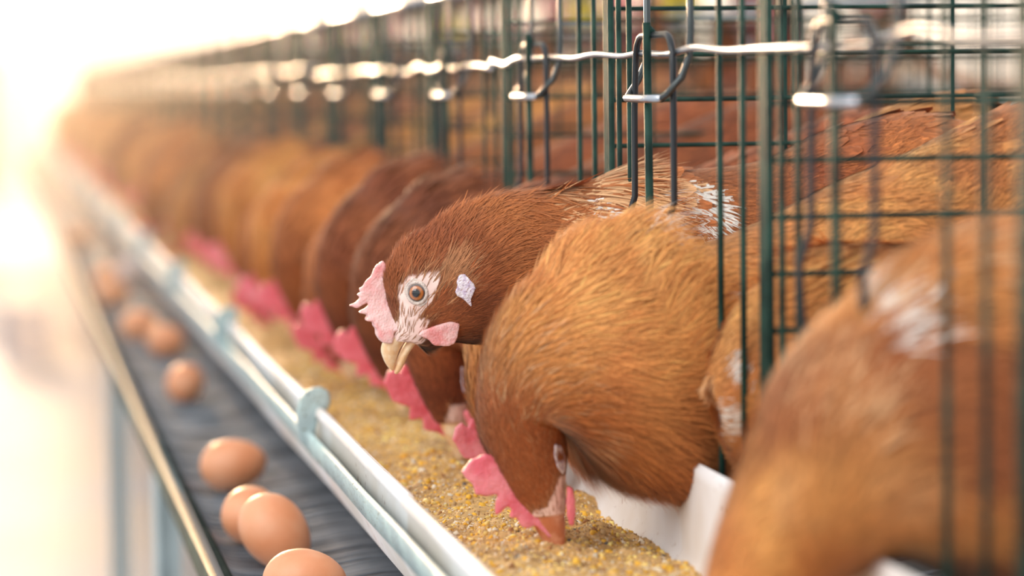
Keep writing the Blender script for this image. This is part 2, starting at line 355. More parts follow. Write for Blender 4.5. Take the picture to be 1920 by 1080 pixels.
def hen_foot(parent, x, y, zt, zf, origin, fx):
    mb = MB(); k = (x+.012*fx, y, (zt+zf)/2)
    mb.tube([(x-.012*fx, y, zt), k, (x, y, zf+.012)], [.011, .006, .0055], 8)
    for a in (-.5, 0, .5, math.pi):
        c, s_ = math.cos(a), math.sin(a); L = .04 if a < 1 else .02
        mb.tube([(x, y, zf+.012), (x+fx*c*L*.4, y+s_*L*.4, zf+.0075), (x+fx*c*L, y+s_*L, zf+.0045)], [.0055, .0045, .0028], 6)
    V = np.array(mb.v); o = link_mesh('leg', V, mb.f, M['leg'], parent, True, origin=origin); return o
CAGE_FLOOR = lambda x: -.300+(x-.42)*.10
def build_hen(label, tr, secs, Y, body_t, colfun, n_strand, n_broad, comb=None, combmat='comb_red', combY=0, wattle=None, wmat=None, beaks=(), bmat='beak',
              eye=None, lobe=None, skinpoly=None, seed=1, lenscale=1.0, group=None, legs=True, nt_=170, nf=80, patches=(), name='hen', wscale=1.0, facing=-1, bumps=None, footx=.5, droop=.1, lift=1.0, combthick=.0042, eyescale=1.0):
    """tr maps the trace coordinates of secs to (x, world z) in the bird's plane of symmetry"""
    r = np.random.default_rng(seed)
    S2 = [(tr(*s_[0]), tr(*s_[1]), s_[2], s_[3] if len(s_) > 3 else 0) for s_ in secs]
    lf = Loft(S2, Y, nt_, nf); org = np.array([footx, Y, H+CAGE_FLOOR(footx)])
    if bumps is not None: lf.P += lf.Nn*bumps(lf.P.reshape(-1, 3)).reshape(nt_, nf, 1)
    root = empty(name, org, label, 'hen', group)
    V, faces = lf.mesh()
    Tn = lf.T; inv = None
    def skinmask(P):
        if not skinpoly: return np.zeros(len(P))
        return np.clip((polydist(P[:, 0], P[:, 2], [tr(*p) for p in skinpoly])+.0008*snoise(P, 700, 2))/.0016+.5, 0, 1)
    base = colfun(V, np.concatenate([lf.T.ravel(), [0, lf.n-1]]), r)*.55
    sk = skinmask(V); base = base*(1-sk[:, None])+SKIN*(1+.08*snoise(V, 500, 4)[:, None])*sk[:, None]
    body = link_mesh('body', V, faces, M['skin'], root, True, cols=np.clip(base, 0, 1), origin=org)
    # plumage: fine strands towards the head, broad feathers over the body
    dens = 1+5*np.clip(1-lf.T/(body_t*.45), 0, 1)**1.3; dens[lf.T > body_t] *= .6
    if n_broad: dens[lf.T > body_t*1.35] *= .25
    P, n, d, t = lf.sample(n_strand, dens, r)
    sm = skinmask(P); k = r.random(len(P)) > sm*.975; P, n, d, t, sm = P[k], n[k], d[k], t[k], sm[k]
    g = np.clip(t/body_t, 0, 1.4); L = (.0062+.030*g**1.15)*(.7+.6*r.random(len(P)))*lenscale; W = (.00050+.00085*g)*(.7+.7*r.random(len(P)))*wscale
    L *= 1-.35*sm; W *= 1-.45*sm; L = np.where(t > body_t*1.2, np.minimum(L, .02), L)
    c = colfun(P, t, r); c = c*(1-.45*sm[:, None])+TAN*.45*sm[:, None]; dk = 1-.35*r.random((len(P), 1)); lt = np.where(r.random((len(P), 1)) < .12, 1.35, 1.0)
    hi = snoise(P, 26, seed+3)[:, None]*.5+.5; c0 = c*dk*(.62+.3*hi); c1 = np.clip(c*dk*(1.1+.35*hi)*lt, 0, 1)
    for (q, rad, cc, am) in patches:
        pq = np.array(tr(*q)); dd = ((P[:, 0]-pq[0])/rad[0])**2+((P[:, 2]-pq[1])/rad[1])**2+.5*snoise(P, 160, seed+9)
        mk = (dd < 1) & (r.random(len(P)) < am) & (n[:, 1] < .2); c0[mk] = cc*.8; c1[mk] = cc
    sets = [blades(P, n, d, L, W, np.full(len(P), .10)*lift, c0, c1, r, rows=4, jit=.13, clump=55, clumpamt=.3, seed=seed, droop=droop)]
    if n_broad:
        db = np.clip((lf.T-body_t*.8)/(body_t*.5), 0, 1)+1e-5
        P, n, d, t = lf.sample(n_broad, db, r); g = np.clip((t-body_t*.6)/body_t, .2, 1)
        L = (.018+.014*g)*(.8+.4*r.random(len(P)))*lenscale; W = (.009+.008*g)*(.8+.4*r.random(len(P)))
        c = colfun(P, t, r)*(1-.28*r.random((len(P), 1)))
        for (q, rad, cc, am) in patches:
            pq = np.array(tr(*q)); dd = ((P[:, 0]-pq[0])/rad[0])**2+((P[:, 2]-pq[1])/rad[1])**2
            mk = (dd < .8) & (r.random(len(P)) < am*.7) & (n[:, 1] < .2); c[mk] = cc*.9
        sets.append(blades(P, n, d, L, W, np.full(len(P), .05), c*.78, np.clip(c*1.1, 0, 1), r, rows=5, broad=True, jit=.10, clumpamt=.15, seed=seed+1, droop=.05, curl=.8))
    V2, F2, C2, U2 = merge(sets)
    link_mesh('plumage', V2, F2, M['feather'], root, True, cols=np.clip(C2, 0, 1), uvs=U2, origin=org)
    T = lambda pts: [tr(*p) for p in pts]
    if comb:
        bake(plate('comb', T(comb), lambda x, z: Y+combY, combthick, M[combmat], root, org, voxel=.0008, smooth=4))
    if wattle:
        for sg in (-1, 1):
            y0, _ = lf.side_y(*tr(*wattle[1]), sg)
            bake(plate('wattle', T(wattle[0]), lambda x, z, y0=y0, sg=sg: max(y0*sg, (Y*sg+.011))*sg+sg*.0035, .0050, M[wmat or combmat], root, org, voxel=.0009, smooth=6))
    for nm, bs in beaks:
        small_loft(nm, [(tr(*a), tr(*b), w_, 0) for a, b, w_ in bs], Y, M[bmat], root, org)
    if lobe:
        for sg in (-1, 1):
            bake(plate('ear_lobe', T(lobe), lambda x, z, sg=sg: lf.side_y(x, z, sg)[0]+sg*.0008, .0045, M['lobe'], root, org, voxel=.0008, smooth=4))
    if eye:
        for sg in (-1, 1):
            ex, ez = tr(*eye); y0, nn = lf.side_y(ex, ez, sg); rot = Vector((0, sg, 0)).rotation_difference(Vector(nn)).to_matrix().to_4x4()
            mb = MB(); prof = [(.0082*math.sin(a), -.0082*math.cos(a)) for a in np.linspace(.02, math.pi-.02, 18)]; mb.lathe(prof, (0, 0, 0), (0, sg, 0), 28)
            e = link_mesh('eye', np.array(mb.v), mb.f, M['eye'], root); c_ = np.array([ex, y0, ez])-np.array(nn)*.0048-org
            e.matrix_local = Matrix.Translation(c_) @ rot @ Matrix.Scale(eyescale, 4)
            mb = MB()
            for rr, h_, th in ((.0066, .0048, .0013), (.0083, .0036, .0012)):
                pts = [(rr*math.cos(a)*(1.0), sg*h_, rr*1.06*math.sin(a)) for a in np.linspace(0, 2*math.pi, 36, endpoint=False)]; mb.tube(pts, th, 8, closed=True)
            e2 = link_mesh('eyelid', np.array(mb.v), mb.f, M['lid'], root); e2.matrix_local = Matrix.Translation(c_) @ rot @ Matrix.Scale(eyescale, 4)
    if legs:
        b_ = lf.P[(lf.nt*2)//3]; zt = max(b_[:, 2].min()+.02, org[2]+.05)
        for sg in (-1, 1): hen_foot(root, footx, Y+sg*.028, zt, H+CAGE_FLOOR(footx), org, facing)
    return root
def tracer(Y):
    def tr(px, py): p = WY(px, py, Y); return (p[0], p[2]+H)
    return tr
def copy_tree(o, loc, rot=0, scale=1, label=None, group=None, tilt=0):
    c = o.copy(); COL.objects.link(c); c.location = loc; c.rotation_euler = (0, tilt, rot); c.scale = (scale,)*3
    for k in ('label', 'group'):
        if k in c.keys(): del c[k]
    if label: c['label'] = label
    if group: c['group'] = group
    for ch in o.children:
        d = ch.copy(); d.parent = c; COL.objects.link(d)
    return c
def mixc(a, b, f): f = np.clip(f, 0, 1)[:, None]; return a*(1-f)+b*f

# --- the sharp hen looking over the trough
YA = 1.865; trA = tracer(YA)
secA = [((722, 636), (782, 642), .0085), ((731, 604), (798, 655), .0118), ((727, 568), (815, 650), .0145), ((722, 532), (836, 642), .0165), ((730, 503), (868, 640), .019), ((746, 474), (898, 638), .0225),
        ((778, 446), (925, 640), .026), ((822, 415), (955, 652), .030), ((872, 390), (1000, 668), .034), ((930, 372), (1055, 690), .037), ((1000, 362), (1110, 710), .040), ((1075, 350), (1160, 710), .043),
        ((1140, 326), (1225, 700), .046), ((1210, 312), (1300, 690), .050), ((1300, 318), (1400, 690), .054), ((1430, 300), (1520, 700), .056), ((1550, 246), (1650, 690), .058), ((1700, 214), (1800, 660), .056),
        ((1850, 240), (1930, 600), .045), ((2000, 300), (2040, 520), .025), ((2090, 340), (2100, 440), .006)]
def colA(P, t, r):
    z = P[:, 2]; s_ = snoise(P, 110, 21)*.5+.5; c = mixc(RUST, BROWN, s_); c = mixc(c, ORANGE, np.clip((t-6)/4, 0, .5)*(snoise(P, 60, 5)*.5+.6))
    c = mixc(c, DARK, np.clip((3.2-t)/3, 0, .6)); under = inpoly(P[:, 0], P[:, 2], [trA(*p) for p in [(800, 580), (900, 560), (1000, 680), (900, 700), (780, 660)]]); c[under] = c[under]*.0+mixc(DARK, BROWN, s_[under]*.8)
    tawny = inpoly(P[:, 0], P[:, 2], [trA(*p) for p in [(812, 500), (846, 500), (846, 560), (820, 580), (808, 545)]]); c[tawny] = mixc(BROWN*1.1, TAN*.8, s_[tawny]*.7)
    return c
combA = [(718, 488), (723, 496), (724, 506), (731, 509), (727, 532), (727, 561), (733, 585), (745, 602), (746, 618), (736, 620), (733, 643), (715, 641), (706, 629), (705, 616), (700, 611), (700, 604), (694, 601), (684.5, 602), (686, 596),
         (692, 590), (672.5, 586), (673, 583), (686, 578), (693, 567), (687, 568), (669, 577.5), (654.5, 573.7), (655.6, 570.5), (666.5, 568.6), (676, 556), (669, 554), (669.4, 551), (680, 548), (682, 545), (673, 544), (674, 540.7), (680, 536.6), (683, 528.6),
         (689, 522.6), (695, 519), (700, 506), (705, 497), (712, 491)]
wattA = [(776, 624), (784, 616), (808.5, 607), (832.6, 598.5), (852, 597), (852, 614), (849.5, 628.5), (843.5, 640.6), (832.6, 645), (818, 644), (806, 644), (800, 638), (796.5, 633), (787, 628.5)]
lobeA = [(853, 508), (859, 509), (872, 524), (877, 534.6), (872, 549), (870, 556), (872, 569.5), (866, 566), (856.7, 556), (844.7, 550), (842, 542), (844.7, 532), (843.5, 522.6), (848, 512)]
skinA = [(740, 539), (760, 518), (784, 509), (812, 506), (816, 530), (808, 542), (806, 561), (790, 580), (778, 594), (800, 594), (796, 612), (790, 640), (760, 660), (705, 645), (700, 600), (736, 612), (743, 595), (741, 575), (738, 556)]
beakA = [('upper_beak', [((728, 618), (796, 600), .0070), ((718, 640), (772, 620), .0078), ((714, 656), (755, 644), .0066), ((719, 674), (746, 664), .0048), ((727, 688), (741, 684), .0028), ((734, 695), (739, 694), .0008)]),
         ('lower_beak', [((775, 622), (800, 616), .0072), ((757, 648), (784, 638), .0062), ((747, 668), (768, 660), .0048), ((741, 686), (758, 682), .0034), ((739, 698), (750, 696), .002), ((741, 701), (745, 701), .0006)])]
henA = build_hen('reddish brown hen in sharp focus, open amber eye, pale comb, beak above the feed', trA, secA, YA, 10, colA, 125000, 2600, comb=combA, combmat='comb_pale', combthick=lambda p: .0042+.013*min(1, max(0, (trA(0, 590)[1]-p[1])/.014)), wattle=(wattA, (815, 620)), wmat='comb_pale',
    beaks=beakA, eye=(774.8, 545.5), lobe=lobeA, skinpoly=skinA, seed=11, nt_=240, nf=110, footx=.56,
    patches=[((1085, 372), (.05, .012), TAN, .5), ((1130, 395), (.03, .010), WHITE*.9, .22), ((1275, 385), (.016, .022), WHITE*.92, .8), ((1240, 345), (.02, .01), TAN, .5), ((985, 490), (.012, .007), TAN, .5), ((1150, 350), (.03, .012), TAN, .5)])

# --- the golden hen pecking in front of it
YB = 1.675; trB = tracer(YB)
secB = [((985, 968), (1058, 962), .0085), ((958, 925), (1060, 915), .0125), ((932, 876), (1060, 868), .016), ((912, 832), (1056, 830), .019), ((904, 785), (1052, 800), .0235), ((904, 728), (1064, 812), .030), ((914, 668), (1085, 846), .037),
        ((938, 610), (1125, 876), .043), ((975, 560), (1175, 896), .048), ((1020, 505), (1230, 910), .052), ((1070, 470), (1275, 890), .054), ((1122, 446), (1325, 852), .056), ((1190, 468), (1395, 830), .057), ((1285, 466), (1480, 800), .058),
        ((1400, 428), (1560, 775), .058), ((1560, 348), (1680, 740), .058), ((1700, 288), (1800, 700), .058), ((1850, 218), (1920, 650), .054), ((2000, 190), (2050, 560), .04), ((2090, 220), (2120, 440), .012)]
def colB(P, t, r):
    s_ = snoise(P, 80, 31)*.5+.5; c = mixc(ORANGE, GOLD, s_); c = mixc(c, RUST*1.25, np.clip((6.5-t)/3, 0, .85)); fl = (r.random(len(P)) < .10) & (t < 7); c[fl] = TAN*.85; c = mixc(c, BROWN, np.clip(snoise(P, 45, 8), 0, .7))
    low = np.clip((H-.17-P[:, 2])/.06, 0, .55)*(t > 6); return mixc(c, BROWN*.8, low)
combB = [(863, 883), (883, 860), (907, 850), (933, 853), (953, 870), (983, 867), (1000, 890), (1017, 927), (1032, 950), (1045, 983), (1044, 992), (1027, 1007), (1012, 992), (1000, 982), (985, 990), (973, 983), (968, 970), (953, 968), (957, 950), (946, 948), (938, 958), (927, 963), (927, 940),
         (933, 924), (910, 928), (890, 925), (884, 907), (868, 892)]
wattB = [(1054, 905), (1064, 908), (1069, 930), (1070, 955), (1066, 978), (1059, 978), (1054, 960)]
beakB = [('upper_beak', [((990, 962), (1058, 955), .0085), ((1000, 985), (1060, 980), .0075), ((1014, 1008), (1060, 1005), .0062), ((1026, 1028), (1059, 1028), .0048), ((1036, 1044), (1056, 1045), .0028), ((1045, 1051), (1052, 1051), .0008)])]
lobeB = [(1030, 826), (1044, 830), (1054, 850), (1056, 880), (1048, 886), (1036, 870), (1028, 846)]
skinB = [(1040, 890), (1075, 890), (1080, 1000), (975, 1000), (975, 965), (1020, 945)]
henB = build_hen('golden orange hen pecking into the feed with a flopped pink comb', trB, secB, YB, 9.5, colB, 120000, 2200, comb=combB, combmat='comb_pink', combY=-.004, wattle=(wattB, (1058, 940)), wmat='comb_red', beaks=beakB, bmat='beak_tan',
    eye=(1049, 898), eyescale=.6, lobe=lobeB, skinpoly=skinB, seed=12, nt_=220, nf=100, lenscale=1.25, footx=.58, lift=1.3,
    patches=[((1112, 480), (.004, .008), WHITE*.9, .5), ((1325, 575), (.014, .014), WHITE*.85, .6), ((1040, 810), (.004, .008), TAN, .6), ((1160, 640), (.02, .03), GOLD, .5)])
# --- rump of a hen turned inwards behind the bars
YD = 1.585; trD = tracer(YD)
secD = [((2200, 560), (2200, 620), .01), ((2150, 520), (2170, 640), .016), ((2080, 500), (2110, 690), .022), ((1980, 480), (2010, 760), .032), ((1850, 465), (1880, 830), .036), ((1720, 460), (1740, 870), .038), ((1600, 462), (1610, 880), .038), ((1500, 490), (1500, 880), .036),
        ((1420, 540), (1430, 880), .033), ((1365, 610), (1390, 850), .024), ((1340, 680), (1370, 800), .010)]
def colD(P, t, r): s_ = snoise(P, 90, 41)*.5+.5; return mixc(ORANGE, GOLD, s_)
henD = build_hen('orange hen behind the bars, cream tipped rump fluff beside the pecking hen', trD, secD, YD, 5, colD, 60000, 0, seed=13, nt_=110, nf=60, footx=.62, facing=1, lenscale=1.3,
    patches=[((1420, 500), (.010, .006), WHITE*.9, .5), ((1405, 640), (.006, .010), WHITE*.9, .7), ((1345, 740), (.008, .03), TAN, .7), ((1395, 790), (.008, .015), WHITE, .6), ((1535, 700), (.012, .014), TAN, .5)])
# --- big blurred hen in the right foreground
YC = 1.30; trC = tracer(YC)
secC = [((1300, 1262), (1360, 1290), .0085), ((1290, 1220), (1395, 1255), .0125), ((1296, 1170), (1425, 1215), .016), ((1316, 1110), (1455, 1170), .020), ((1336, 1040), (1500, 1130), .028), ((1362, 960), (1560, 1090), .036), ((1392, 870), (1640, 1045), .044), ((1428, 780), (1715, 1055), .050), ((1480, 690), (1790, 1090), .054),
        ((1560, 600), (1850, 1130), .056), ((1650, 520), (1930, 1150), .058), ((1760, 462), (2020, 1150), .060), ((1880, 420), (2120, 1120), .062), ((2010, 392), (2230, 1060), .062), ((2150, 360), (2340, 930), .060), ((2300, 320), (2450, 860), .052), ((2450, 300), (2550, 740), .036), ((2560, 320), (2600, 600), .010)]
def colC(P, t, r): s_ = snoise(P, 60, 51)*.5+.5; c = mixc(ORANGE, GOLD, s_); c = mixc(c, TAN, np.clip(snoise(P, 55, 16)-.3, 0, .5)); return mixc(c, RUST, np.clip(snoise(P, 42, 6)*1.2, 0, .8))
henC = build_hen('large blurred orange hen at the right edge of the photo leaning out with white patch', trC, secC, YC, 9, colC, 45000, 1500, comb=[(1300, 1262), (1270, 1250), (1250, 1200), (1262, 1150), (1300, 1140), (1320, 1200)], combmat='comb_pink', beaks=[('upper_beak', [((1300, 1250), (1360, 1275), .0085), ((1310, 1290), (1350, 1300), .005), ((1325, 1325), (1335, 1325), .001)])], seed=14,
    nt_=140, nf=72, lenscale=1.2, footx=.6, patches=[((1572, 650), (.009, .010), WHITE, .9), ((1500, 800), (.02, .02), TAN, .3), ((1700, 500), (.03, .012), TAN, .4), ((1560, 600), (.012, .01), TAN, .6), ((1830, 720), (.012, .02), TAN, .5)])
# --- neighbour at the very right, behind the first partition
# ------------------------------------------------------------------ repeated hens (built once, placed along the row)
def recolor(a, b, c_, sd):
    def f(P, t, r): s_ = snoise(P, 70, sd)*.5+.5; c = mixc(a, b, s_); return mixc(c, c_, np.clip((4-t)/4, 0, .7))
    return f
LOWA = dict(comb=[(863, 883), (870, 858), (885, 846), (900, 862), (905, 838), (925, 840), (932, 860), (950, 845), (983, 860), (1005, 900), (1030, 950), (1046, 990), (1020, 1004), (990, 990), (960, 985), (955, 960), (925, 966), (925, 935), (885, 925)],
            wattle=([(1040, 935), (1062, 925), (1085, 940), (1092, 965), (1080, 985), (1058, 980)], (1058, 945)), beaks=[('beak', beakB[0][1])], lobe=[(1030, 832), (1050, 836), (1058, 860), (1054, 888), (1040, 892), (1032, 865)], eye=(1022, 905), skinpoly=[(1010, 925), (1062, 915), (1070, 965), (1000, 985)])
tF = [build_hen('x', trB, [s_ if len(s_) > 3 else s_ for s_ in secB], YB, 9.5, recolor(a, b, c_, 60+i), n_, 700, combmat='comb_red' if i != 1 else 'comb_pink', wmat='comb_red', seed=20+i, nt_=110, nf=48, wscale=2.0, lenscale=1.1, footx=.58, eyescale=.6,
      patches=[((1300, 500), (.02, .02), TAN, .4)] if i == 1 else [], **LOWA) for i, (a, b, c_, n_) in enumerate([(BROWN, ORANGE, RUST, 13000), (ORANGE, GOLD, BROWN, 11000), (RUST, BROWN, DARK, 13000)])]
def copies(plan):
    for k, (typ, y, dx, dz, rot, tilt, sc, label, group) in enumerate(plan):
        copy_tree(typ, (.58+dx, y, H+CAGE_FLOOR(.58)+dz), rot, sc, label, group, tilt)
plan = []
near = [(2.075, 2, .006, -.003, .05, 'dark brown hen feeding just below the sharp hen, white ear lobe showing'),
        (1.975, 1, .045, .0, -.06, 'hen feeding just behind the golden hen with its pink comb showing left of her neck'),
        (2.33, 2, .0, .004, .05, 'dark russet hen feeding left of the sharp hen, red comb and white lobe'),
        (2.50, 2, -.01, .01, .06, 'dark brown hen with long slanting neck, pink comb low over the feed'),
        (2.64, 0, .0, .0, .0, 'blurred brown hen feeding, second dark neck to the left of the sharp hen'),
        (2.86, 0, -.012, .01, .04, 'blurred russet hen feeding with bright pink comb beside the trough bracket'),
        (3.12, 1, -.01, .012, .0, 'blurred orange hen with light streaked neck feeding in the middle of the row'),
        (3.36, 0, .0, .0, -.05, 'blurred russet hen feeding behind the light streaked orange one'),
        (3.66, 1, -.005, .01, .03, 'soft orange hen feeding with pink comb above the pale feed'),
        (3.98, 0, .0, .006, .0, 'soft brown orange hen feeding, further along from the pink combed one')]
for y, i, dx, dz, tl, lb in near: plan.append((tF[i], y, dx, dz, rng.normal()*.08, tl, 1.0, lb, None))
y = 4.25
while y < 14.0:
    plan.append((tF[(0, 1, 1, 1, 2)[rng.integers(0, 5)]], y, rng.normal()*.018, rng.normal()*.006, rng.normal()*.15, rng.normal()*.06, .97+.06*rng.random(), 'hen feeding far down the row, a soft orange blur with a pink comb', 'hens feeding far down the row')); y += .16+.2*rng.random()
for typ in tF: pass
first = {}
copies(plan)
for typ in tF:
    for ch in list(typ.children): bpy.data.objects.remove(ch)
    bpy.data.objects.remove(typ)
# standing hens inside the cages and in the row behind
sT = [((-.168, .345), (-.162, .325), .008), ((-.155, .36), (-.148, .318), .013), ((-.13, .363), (-.125, .308), .017), ((-.112, .35), (-.122, .285), .019), ((-.098, .32), (-.132, .265), .023), ((-.08, .285), (-.14, .225), .032), ((-.05, .26), (-.138, .17), .045), ((0, .245), (-.11, .115), .058), ((.06, .24), (-.03, .095), .064),
      ((.12, .235), (.07, .10), .06), ((.17, .25), (.14, .13), .046), ((.215, .285), (.20, .19), .022), ((.245, .315), (.24, .26), .006)]
trS = lambda x, z: (.65+x, H-.277+z)
def standing(colf, cm, seed, pt=()):
    return build_hen('x', trS, sT, 0, 7, colf, 8000, 1700, comb=[(-.175, .35), (-.17, .375), (-.155, .37), (-.15, .39), (-.135, .378), (-.12, .395), (-.105, .38), (-.095, .365), (-.11, .352), (-.15, .352)], combmat=cm, wattle=([(-.165, .335), (-.15, .328), (-.142, .305), (-.15, .292), (-.162, .30)], (-.15, .33)),
        beaks=[('beak', [((-.165, .348), (-.16, .326), .008), ((-.18, .345), (-.176, .328), .005), ((-.193, .335), (-.192, .33), .001)])], eye=(-.145, .345), seed=seed, nt_=90, nf=48, wscale=2, footx=.65, patches=pt, legs=True)
tS = [standing(recolor(ORANGE, BROWN, RUST, 71), 'comb_red', 31), standing(recolor(RUST, BROWN, DARK, 72), 'comb_red', 32), standing(recolor(TAN*1.05, WHITE, TAN, 73), 'comb_red', 33)]
def stand(i, x, y, rot, label, group=None, dz=0, sc=1): copy_tree(tS[i], (x, y, H+(CAGE_FLOOR(x) if x < 1.04 else -.277)+dz), rot, sc, label, group)
HP = math.pi/2
stand(0, .86, 1.66, HP+.1, 'orange hen standing at the back of the cage behind the golden hen')
stand(0, 1.33, 3.72, .3, 'tall orange hen standing in the back row beside the red bucket', sc=1.12)
stand(2, 1.38, 3.42, 2.9, 'cream white hen standing in the back row at the upper right', sc=1.1)
for k in range(24):
    stand(int(rng.integers(0, 2)), .86+rng.random()*.03, 3.15+k*.45, rng.choice([HP, -HP])+rng.normal()*.08, 'brown hen standing inside a distant cage behind the feeding hens', 'hens standing inside the distant cages')
for k in range(19):
    stand(int(rng.integers(0, 2)), 1.32+rng.random()*.08, 5.0+k*.36, rng.choice([0, math.pi])+rng.normal()*.15, 'brown hen in the back row, seen through the cage wires', 'hens in the back row', sc=1.05+rng.random()*.1)
for typ in tS:
    for ch in list(typ.children): bpy.data.objects.remove(ch)
    bpy.data.objects.remove(typ)
# ------------------------------------------------------------------ cages
D = .40; Y0 = 1.505; XF = .42; XB = 1.04; TOP = .078; FL = lambda x: CAGE_FLOOR(x)-.004; WR = .0019
def wire_cage(yy):
    org = np.array([XF, yy, H+FL(XF)])
    root = empty('wire_cage', org); tag(root, None, 'cage')
    def bar(y, z0=-.302, z1=TOP, r_=WR, x=XF): return MB().tube([(x, yy+y, z0), (x, yy+y, z1)], r_, 10).out('front_bar', M['wire'], root, org)
    mb = MB()
    for d_ in (-.0075, -.001, .0055): mb.tube([(XF-.001, yy+d_, -.302), (XF-.001, yy+d_, TOP)], .0024, 10)
    mb.out('corner_post', M['wire'], root, org)
    for y_ in (.052, .103, .340, .372): bar(y_)
    # side partition between two cages
    mb = MB(); z = .0491+.0314
    for k in range(12):
        z -= .0314
        if z < FL(XF)+.01: break
        mb.tube([(XF, yy, z), (XB, yy, z)], .0016, 8)
    for x in (.545, .667, .787, .907): mb.tube([(x, yy+.002, FL(x)), (x, yy+.002, TOP)], .0016, 8)
    mb.out('side_panel', M['wire'], root, org)
    mb = MB()
    for z in (.07, .035, -.05, -.13, -.21): mb.tube([(XB, yy, z), (XB, yy+D, z)], .0016, 6)
    for k in range(5): mb.tube([(XB, yy+k*.08+.04, FL(XB)), (XB, yy+k*.08+.04, TOP)], .0016, 6)
    mb.out('back_panel', M['wire'], root, org)
    mb = MB()
    for k in range(8): mb.tube([(XF, yy+.025+k*.05, FL(XF)), (XB, yy+.025+k*.05, FL(XB))], .0013, 6)
    for k in range(6): x = XF+.02+k*.09; mb.tube([(x, yy, FL(x)-.002), (x, yy+D, FL(x)-.002)], .0018, 6)
    mb.out('floor_panel', M['tray_wire'], root, org)
    mb = MB()
    for k in range(8): mb.tube([(XF, yy+.025+k*.05, TOP), (XB, yy+.025+k*.05, TOP+.09)], .0018, 6)
    for k in range(8): x = XF+k*.088; mb.tube([(x, yy, TOP+.003+k*.0128), (x, yy+D, TOP+.003+k*.0128)], .0020 if k else .003, 8)
    mb.out('roof_panel', M['chrome'], root, org)
    # lower door: inverted U with a middle bar
    ya, yb = yy+.178, yy+.280; zt = .028; x1 = .4105
    def arc(c, a0, a1, rr, n=5): return [(c[0], c[1]+rr*math.cos(a), c[2]+rr*math.sin(a)) for a in np.linspace(a0, a1, n)]
    leg = [(.4195, 0, -.29), (.4185, 0, -.20), (.412, 0, -.155), (.4055, 0, -.12), (.404, 0, -.095), (.4105, 0, -.075), (x1, 0, -.02)]
    p = [(x, ya, z) for x, _, z in leg]+arc((x1, ya+.018, zt-.018), math.pi, math.pi/2, .018)+arc((x1, yb-.018, zt-.018), math.pi/2, 0, .018)+[(x-.001, yb+.001*(i % 2), z) for i, (x, _, z) in enumerate(leg[::-1])]
    MB().tube(p, .0021, 10).out('door_frame', M['wire_dark'], root, org)
    ym = yy+.232; MB().tube([(.4195, ym, -.29), (.4185, ym, -.20), (.408, ym, -.12), (.4068, ym, zt+.008)], .0026, 10).tube([(.4068, ym, zt+.006), (.411, ym, zt+.001)], .0022, 8).out('door_bar', M['wire'], root, org)
    # upper catch: two wires bent outwards into a bar
    ua, ub = yy+.172, yy+.287
    MB().tube([(XF, ub, TOP), (XF, ub, .026), (XF-.001, ub, .012), (XF-.006, ub, .000), (XF-.0125, ub-.004, -.008), (XF-.0165, ub-.012, -.0115)]+[(XF-.0165, ua+.010, -.0115)]+[(XF-.0145, ua+.002, -.009), (XF-.006, ua, .001), (XF-.001, ua, .014), (XF, ua, .03), (XF, ua, TOP)], .0022, 10).out('door_catch', M['wire_steel'], root, org)
    MB().tube([(XF-.0168, ub-.012, -.0115), (XF-.0168, (ua+ub)/2, -.0118), (XF-.0168, ua+.008, -.0115)], .0025, 10).out('catch_bar', M['chrome'], root, org)
    return root
# green coat on the legs, bare bright metal on the bent bar
M['wire_steel'] = mat('worn_steel_catch', (.07, .08, .08), .3, .6)
cage = wire_cage(Y0); cage['label'] = 'green wire cage holding the sharp hen and the golden pecking hen'
for k in range(-1, 31):
    if k == 0: continue
    lb = {-1: 'nearest green wire cage at the right edge, its wires blurred', 1: 'green wire cage just left of the sharp hen, second latch from the sharp one', 2: 'blurred green wire cage left of the thick wire post'}.get(k)
    g = None
    if not lb: lb = 'green wire cage receding far down the row'; g = 'wire cages far down the row'
    copy_tree(cage, (XF, Y0+k*D, H+FL(XF)), 0, 1, lb, g)
# retaining rods through the door loops
def rod(y0, y1, h0, sd, label, group=None):
    r = np.random.default_rng(sd); n = int((y1-y0)/.07)+2; p = [(.4135+.0012*r.normal(), y0+(y1-y0)*i/(n-1), h0+.0016*r.normal()) for i in range(n)]
    t = np.linspace(0, n-1, n*4); q = crspline(p, t); o = MB().tube(list(q), .0021, 10).out('steel_rod', M['chrome'], origin=(.4135, y0, H+h0)); o.location = (.4135, y0, H+h0); tag(o, label, 'rod', group)
rod(.95, 2.335, .0165, 3, 'bright wavy steel rod threaded across the cage doors in front of the sharp hen')
for k in range(9): rod(2.33+k*1.3, 2.33+(k+1)*1.3-.01, .0135+(.004 if k % 2 else 0), 5+k, 'bright steel rod across the cage fronts left of the thick post' if k == 0 else 'bright steel rod across the far cage fronts', None if k == 0 else 'steel rods across the far cages')
